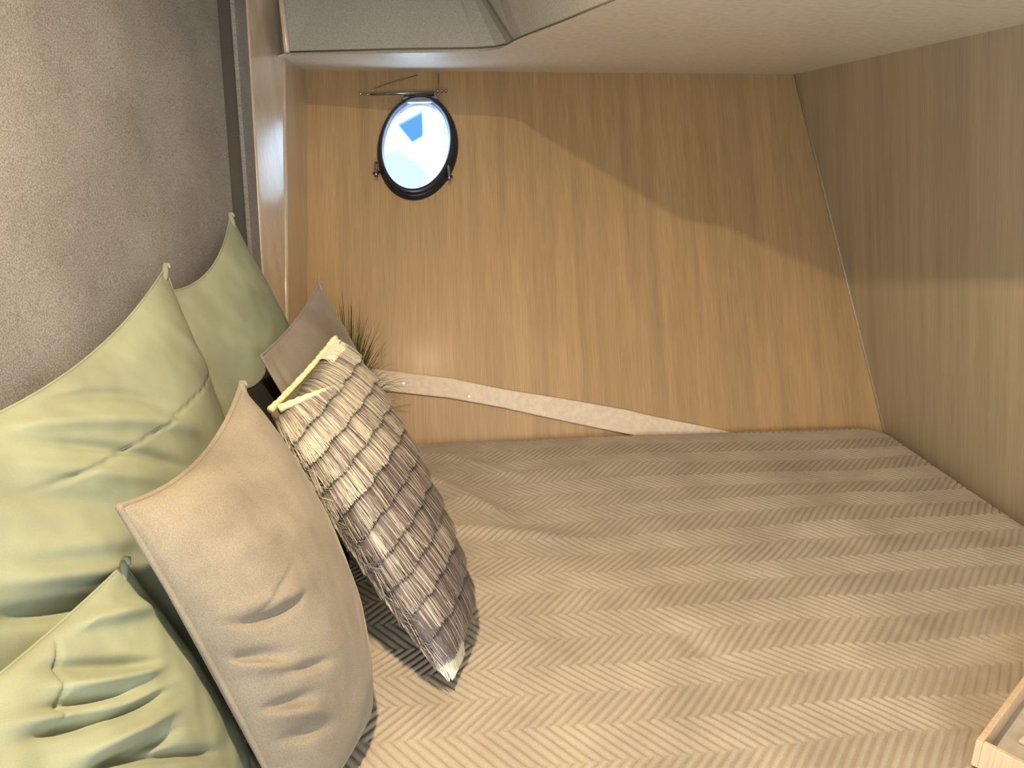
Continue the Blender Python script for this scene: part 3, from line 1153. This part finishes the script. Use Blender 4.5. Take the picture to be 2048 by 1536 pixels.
def threads(name, count, start, length, seed, mixer, spread=0.02, lift0=0.002, lift1=0.008, width=0.0009, label=None):
    """a row of hanging threads; start(s) -> (u, v), s in 0..1 along the row"""
    r = random.Random(seed)
    V_, F_, col = [], [], []
    for k in range(count):
        s = (k + r.random()) / count
        u0, v0 = start(s)
        L = length * (0.94 + 0.09 * r.random())
        du = r.gauss(0, spread)
        lay = r.random()
        c0, c1 = mixer(s, r)
        if r.random() < 0.02:
            du *= 3
            lay = 1.6
        base_i = len(V_)
        K = 4
        w0 = width * (0.7 + 0.7 * r.random())
        side = None
        for q_ in range(K + 1):
            f = q_ / K
            uu, vv_ = u0 + du * f * f, v0 + L * f
            uc, vc = min(max(uu, 0.004), 0.996), min(max(vv_, 0.004), 0.996)
            p = surf(uc, vc) + surf_n(uc, vc) * (lift0 + (lift1 - lift0) * (f ** 0.7) * (0.85 + 0.22 * lay))
            if vv_ > 0.996:                                # hanging past the lower edge
                p = p + (surf(uc, 0.99) - surf(uc, 0.95)) * (vv_ - 0.996) / 0.04
            if side is None:
                e = surf(uc + 0.01, vc) - surf(uc - 0.01, vc)
                side = e / (np.linalg.norm(e) + 1e-9)
            ww = w0 * (1 - 0.45 * f)
            V_.append(p - side * ww)
            V_.append(p + side * ww)
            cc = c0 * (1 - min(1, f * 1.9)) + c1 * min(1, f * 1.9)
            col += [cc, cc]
        for q_ in range(K):
            a_ = base_i + 2 * q_
            F_.append([a_, a_ + 1, a_ + 3, a_ + 2])
    o = link_mesh(name, V_, F_, M['fringe'], fc, True)
    ca = o.data.color_attributes.new('thread', 'FLOAT_COLOR', 'POINT')
    ca.data.foreach_set('color', np.concatenate([np.array(col), np.ones((len(col), 1))], 1).astype(np.float32).ravel())
    if label:
        o['label'] = label
    return o


def row_start(v0):
    def f(s):
        u_ = 0.005 + 0.99 * s
        return (u_, v0 - 0.045 * math.sin(math.pi * u_) * 0.0 + 0.035 * (u_ - 0.5) * -1 + 0.004 * math.sin(u_ * 31 + v0 * 50))
    return f


def row_mix(k):
    light = [0.42, 0.52, 0.30, 0.34, 0.0, -0.08, 0.02, -0.1, -0.12, -0.15][k]  # upper rows get more cream: the light on them painted into the threads
    base = [0.7, 0.8, 0.7, 0.40, 0.14, 0.42, 0.12, 0.40, 0.18, 0.06][k]

    def f(s, r):
        st_ = base - 0.05 + 0.8 * noise.noise(Vector((s * 14, k * 7.3, 0))) + 1.1 * noise.noise(Vector((s * 95, k * 3.7, 5))) + r.gauss(0, 0.15)
        st_ = min(max(st_, 0.0), 1.0)
        a_ = plum * (1 - st_) + mauve * st_
        cr_ = light + 0.7 * noise.noise(Vector((s * 9, k * 3.1 + 40, 2))) + 0.9 * noise.noise(Vector((s * 80, k * 5.3, 9)))
        if r.random() < cr_:
            a_ = a_ * 0.35 + cream * 0.65
        elif r.random() < 0.07:
            a_ = cream * 0.8
        tip = cream if r.random() < light + 0.2 else mauve
        return a_ * 0.22, a_ * 0.6 + tip * 0.4  # roots darkened: shade beneath the row above painted into the thread colour
    return f


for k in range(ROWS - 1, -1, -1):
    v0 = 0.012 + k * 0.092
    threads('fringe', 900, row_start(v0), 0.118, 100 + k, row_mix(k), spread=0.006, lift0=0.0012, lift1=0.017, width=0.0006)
# side tufts that stand out along both long edges
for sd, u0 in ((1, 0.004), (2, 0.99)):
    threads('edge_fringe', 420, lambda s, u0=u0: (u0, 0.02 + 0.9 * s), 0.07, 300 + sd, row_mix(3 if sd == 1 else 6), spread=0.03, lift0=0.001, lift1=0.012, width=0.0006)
# cream gathered band along the top edge, and a cream tuft on the lowest corner
threads('cream_band', 260, lambda s: (0.66 + 0.33 * s, 0.004), 0.05, 555, lambda s, r: (cream * (0.9 + 0.15 * r.random()), cream), lift0=0.004, lift1=0.010, label='cream band along the top edge')
topd = surf(0.5, 0.0) - surf(0.5, 0.1)
topd /= np.linalg.norm(topd)
V, Fc = tube([surf(s, 0.0) + G['nrm'] * 0.006 + topd * 0.004 for s in np.linspace(0.0, 1.0, 60)], [0.0068 + 0.0007 * math.sin(i * 1.7) + 0.0005 * math.sin(i * 0.6) for i in range(60)], 10)
o = link_mesh('cream_cord', V, Fc, plain('cream_cord', (0.74, 0.67, 0.42), 0.7), fc, True)
V, Fc = tube([surf(0.02 + 0.5 * s, 0.015 + 0.11 * s) + G['nrm'] * (0.013 - 0.004 * s) for s in np.linspace(0.0, 1.0, 40)], [0.0075 * (1 - 0.45 * i / 39) + 0.0007 * math.sin(i * 1.3) for i in range(40)], 10)
link_mesh('cream_cord', V, Fc, o.data.materials[0], fc, True)
threads('corner_tuft', 260, lambda s: (0.01 + 0.40 * s, 0.93), 0.09, 777, lambda s, r: (cream * (0.8 + 0.25 * r.random()), cream), spread=0.03, lift0=0.004, lift1=0.012, label='cream tuft on the lower corner')

# ------------------------------------------------------------------ grass plant in the corner
pc = A3(-0.470, 2.072, Z_BED + 0.004)
pl = thing('potted_grass', 'small dark green grass plant between the mauve cushion and back wall', 'plant', pc)
prof_ = [(0.0, 0.0), (0.038, 0.0), (0.042, 0.01), (0.052, 0.085), (0.054, 0.09), (0.050, 0.092), (0.047, 0.085), (0.0, 0.08)]
V, Fc = [], []
sg = 28
for (r_, z_) in prof_:
    for k in range(sg):
        a = 2 * math.pi * k / sg
        V.append(pc + np.array([max(r_, 1e-4) * math.cos(a), max(r_, 1e-4) * math.sin(a), z_]))
for i in range(len(prof_) - 1):
    for k in range(sg):
        Fc.append([i * sg + k, i * sg + (k + 1) % sg, (i + 1) * sg + (k + 1) % sg, (i + 1) * sg + k])
link_mesh('pot', V, Fc, M['pot'], pl, True)
rg = random.Random(11)
for kind, mat_, cnt in (('grass_blades', M['green_blade'], 190), ('grass_blades', M['olive_blade'], 110)):
    V, Fc = [], []
    for b_i in range(cnt):
        a = rg.random() * 2 * math.pi
        out = rg.random() ** 0.7
        hgt = 0.20 + 0.19 * (1 - out) + 0.06 * rg.random()
        reach = 0.02 + 0.14 * out
        dirv = np.array([math.cos(a), math.sin(a), 0])
        sd_ = np.array([-math.sin(a), math.cos(a), 0])
        p0 = pc + dirv * 0.025 * rg.random() + np.array([0, 0, 0.08])
        K = 9
        bi = len(V)
        drp = out * (0.05 + 0.15 * rg.random())
        for q_ in range(K + 1):
            f = q_ / K
            p = p0 + dirv * reach * f ** 1.6 + np.array([0, 0, 1.0]) * (hgt * (f ** 0.85) - drp * f ** 3)
            # keep clear of the two walls
            dbk = (p - BL) @ nb
            if dbk < 0.008:
                p = p + nb * (0.008 - dbk)
            dl_ = (p - BL) @ nl
            if dl_ < 0.008:
                p = p + nl * (0.008 - dl_)
            wv = 0.0021 * (1 - f) ** 0.6 + 0.0002
            V += [p - sd_ * wv, p + sd_ * wv, p + dirv * wv * 0.5 + np.array([0, 0, wv * 0.5])]
        for q_ in range(K):
            a_ = bi + 3 * q_
            for e0, e1 in ((0, 1), (1, 2), (2, 0)):
                Fc.append([a_ + e0, a_ + e1, a_ + 3 + e1, a_ + 3 + e0])
    link_mesh(kind, V, Fc, mat_, pl, True)

# ------------------------------------------------------------------ wooden tray on the bed
zt = Z_BED + 0.006
pA = on_z(1952, 1479, zt + 0.048)
pB = on_z(2048, 1350, zt + 0.048)
ta = pB - pA
ta[2] = 0
ta /= np.linalg.norm(ta)
tb_ = np.array([ta[1], -ta[0], 0])
tl, tw = 0.42, 0.30
tray_c = np.array([pA[0], pA[1], CZ + zt]) + ta * tl / 2 + tb_ * tw / 2
ty = thing('serving_tray', 'pale wooden tray at the near foot corner of the bed', 'tray', tray_c)
zv = np.array([0, 0, 1.0])
V, Fc = boxat(tray_c + zv * 0.005, (ta, tb_, zv), (tl / 2 - 0.0092, tw / 2 - 0.0092, 0.004))
link_mesh('tray_base', V, Fc, M['tray_floor'], ty)
hw = 0.0045
for ax_, off, hl in ((ta, -tb_ * (tw / 2 - hw), tl / 2), (ta, tb_ * (tw / 2 - hw), tl / 2), (tb_, -ta * (tl / 2 - hw), tw / 2 - 2 * hw), (tb_, ta * (tl / 2 - hw), tw / 2 - 2 * hw)):
    ot = tb_ if ax_ is ta else ta
    V, Fc = boxat(tray_c + off + zv * 0.0245, (ax_, ot, zv), (hl, hw, 0.0235))
    bevel(link_mesh('tray_side', V, Fc, M['tray'], ty), 0.0015)
V, Fc = boxat(tray_c - tb_ * 0.02 + ta * -0.02 + zv * 0.0125, (ta + tb_ * 0.15, tb_ - ta * 0.15, zv), (0.11, 0.08, 0.0025))
bevel(tag(link_mesh('card', V, Fc, M['paper']), 'cream card lying in the wooden tray', 'card'), 0.001)
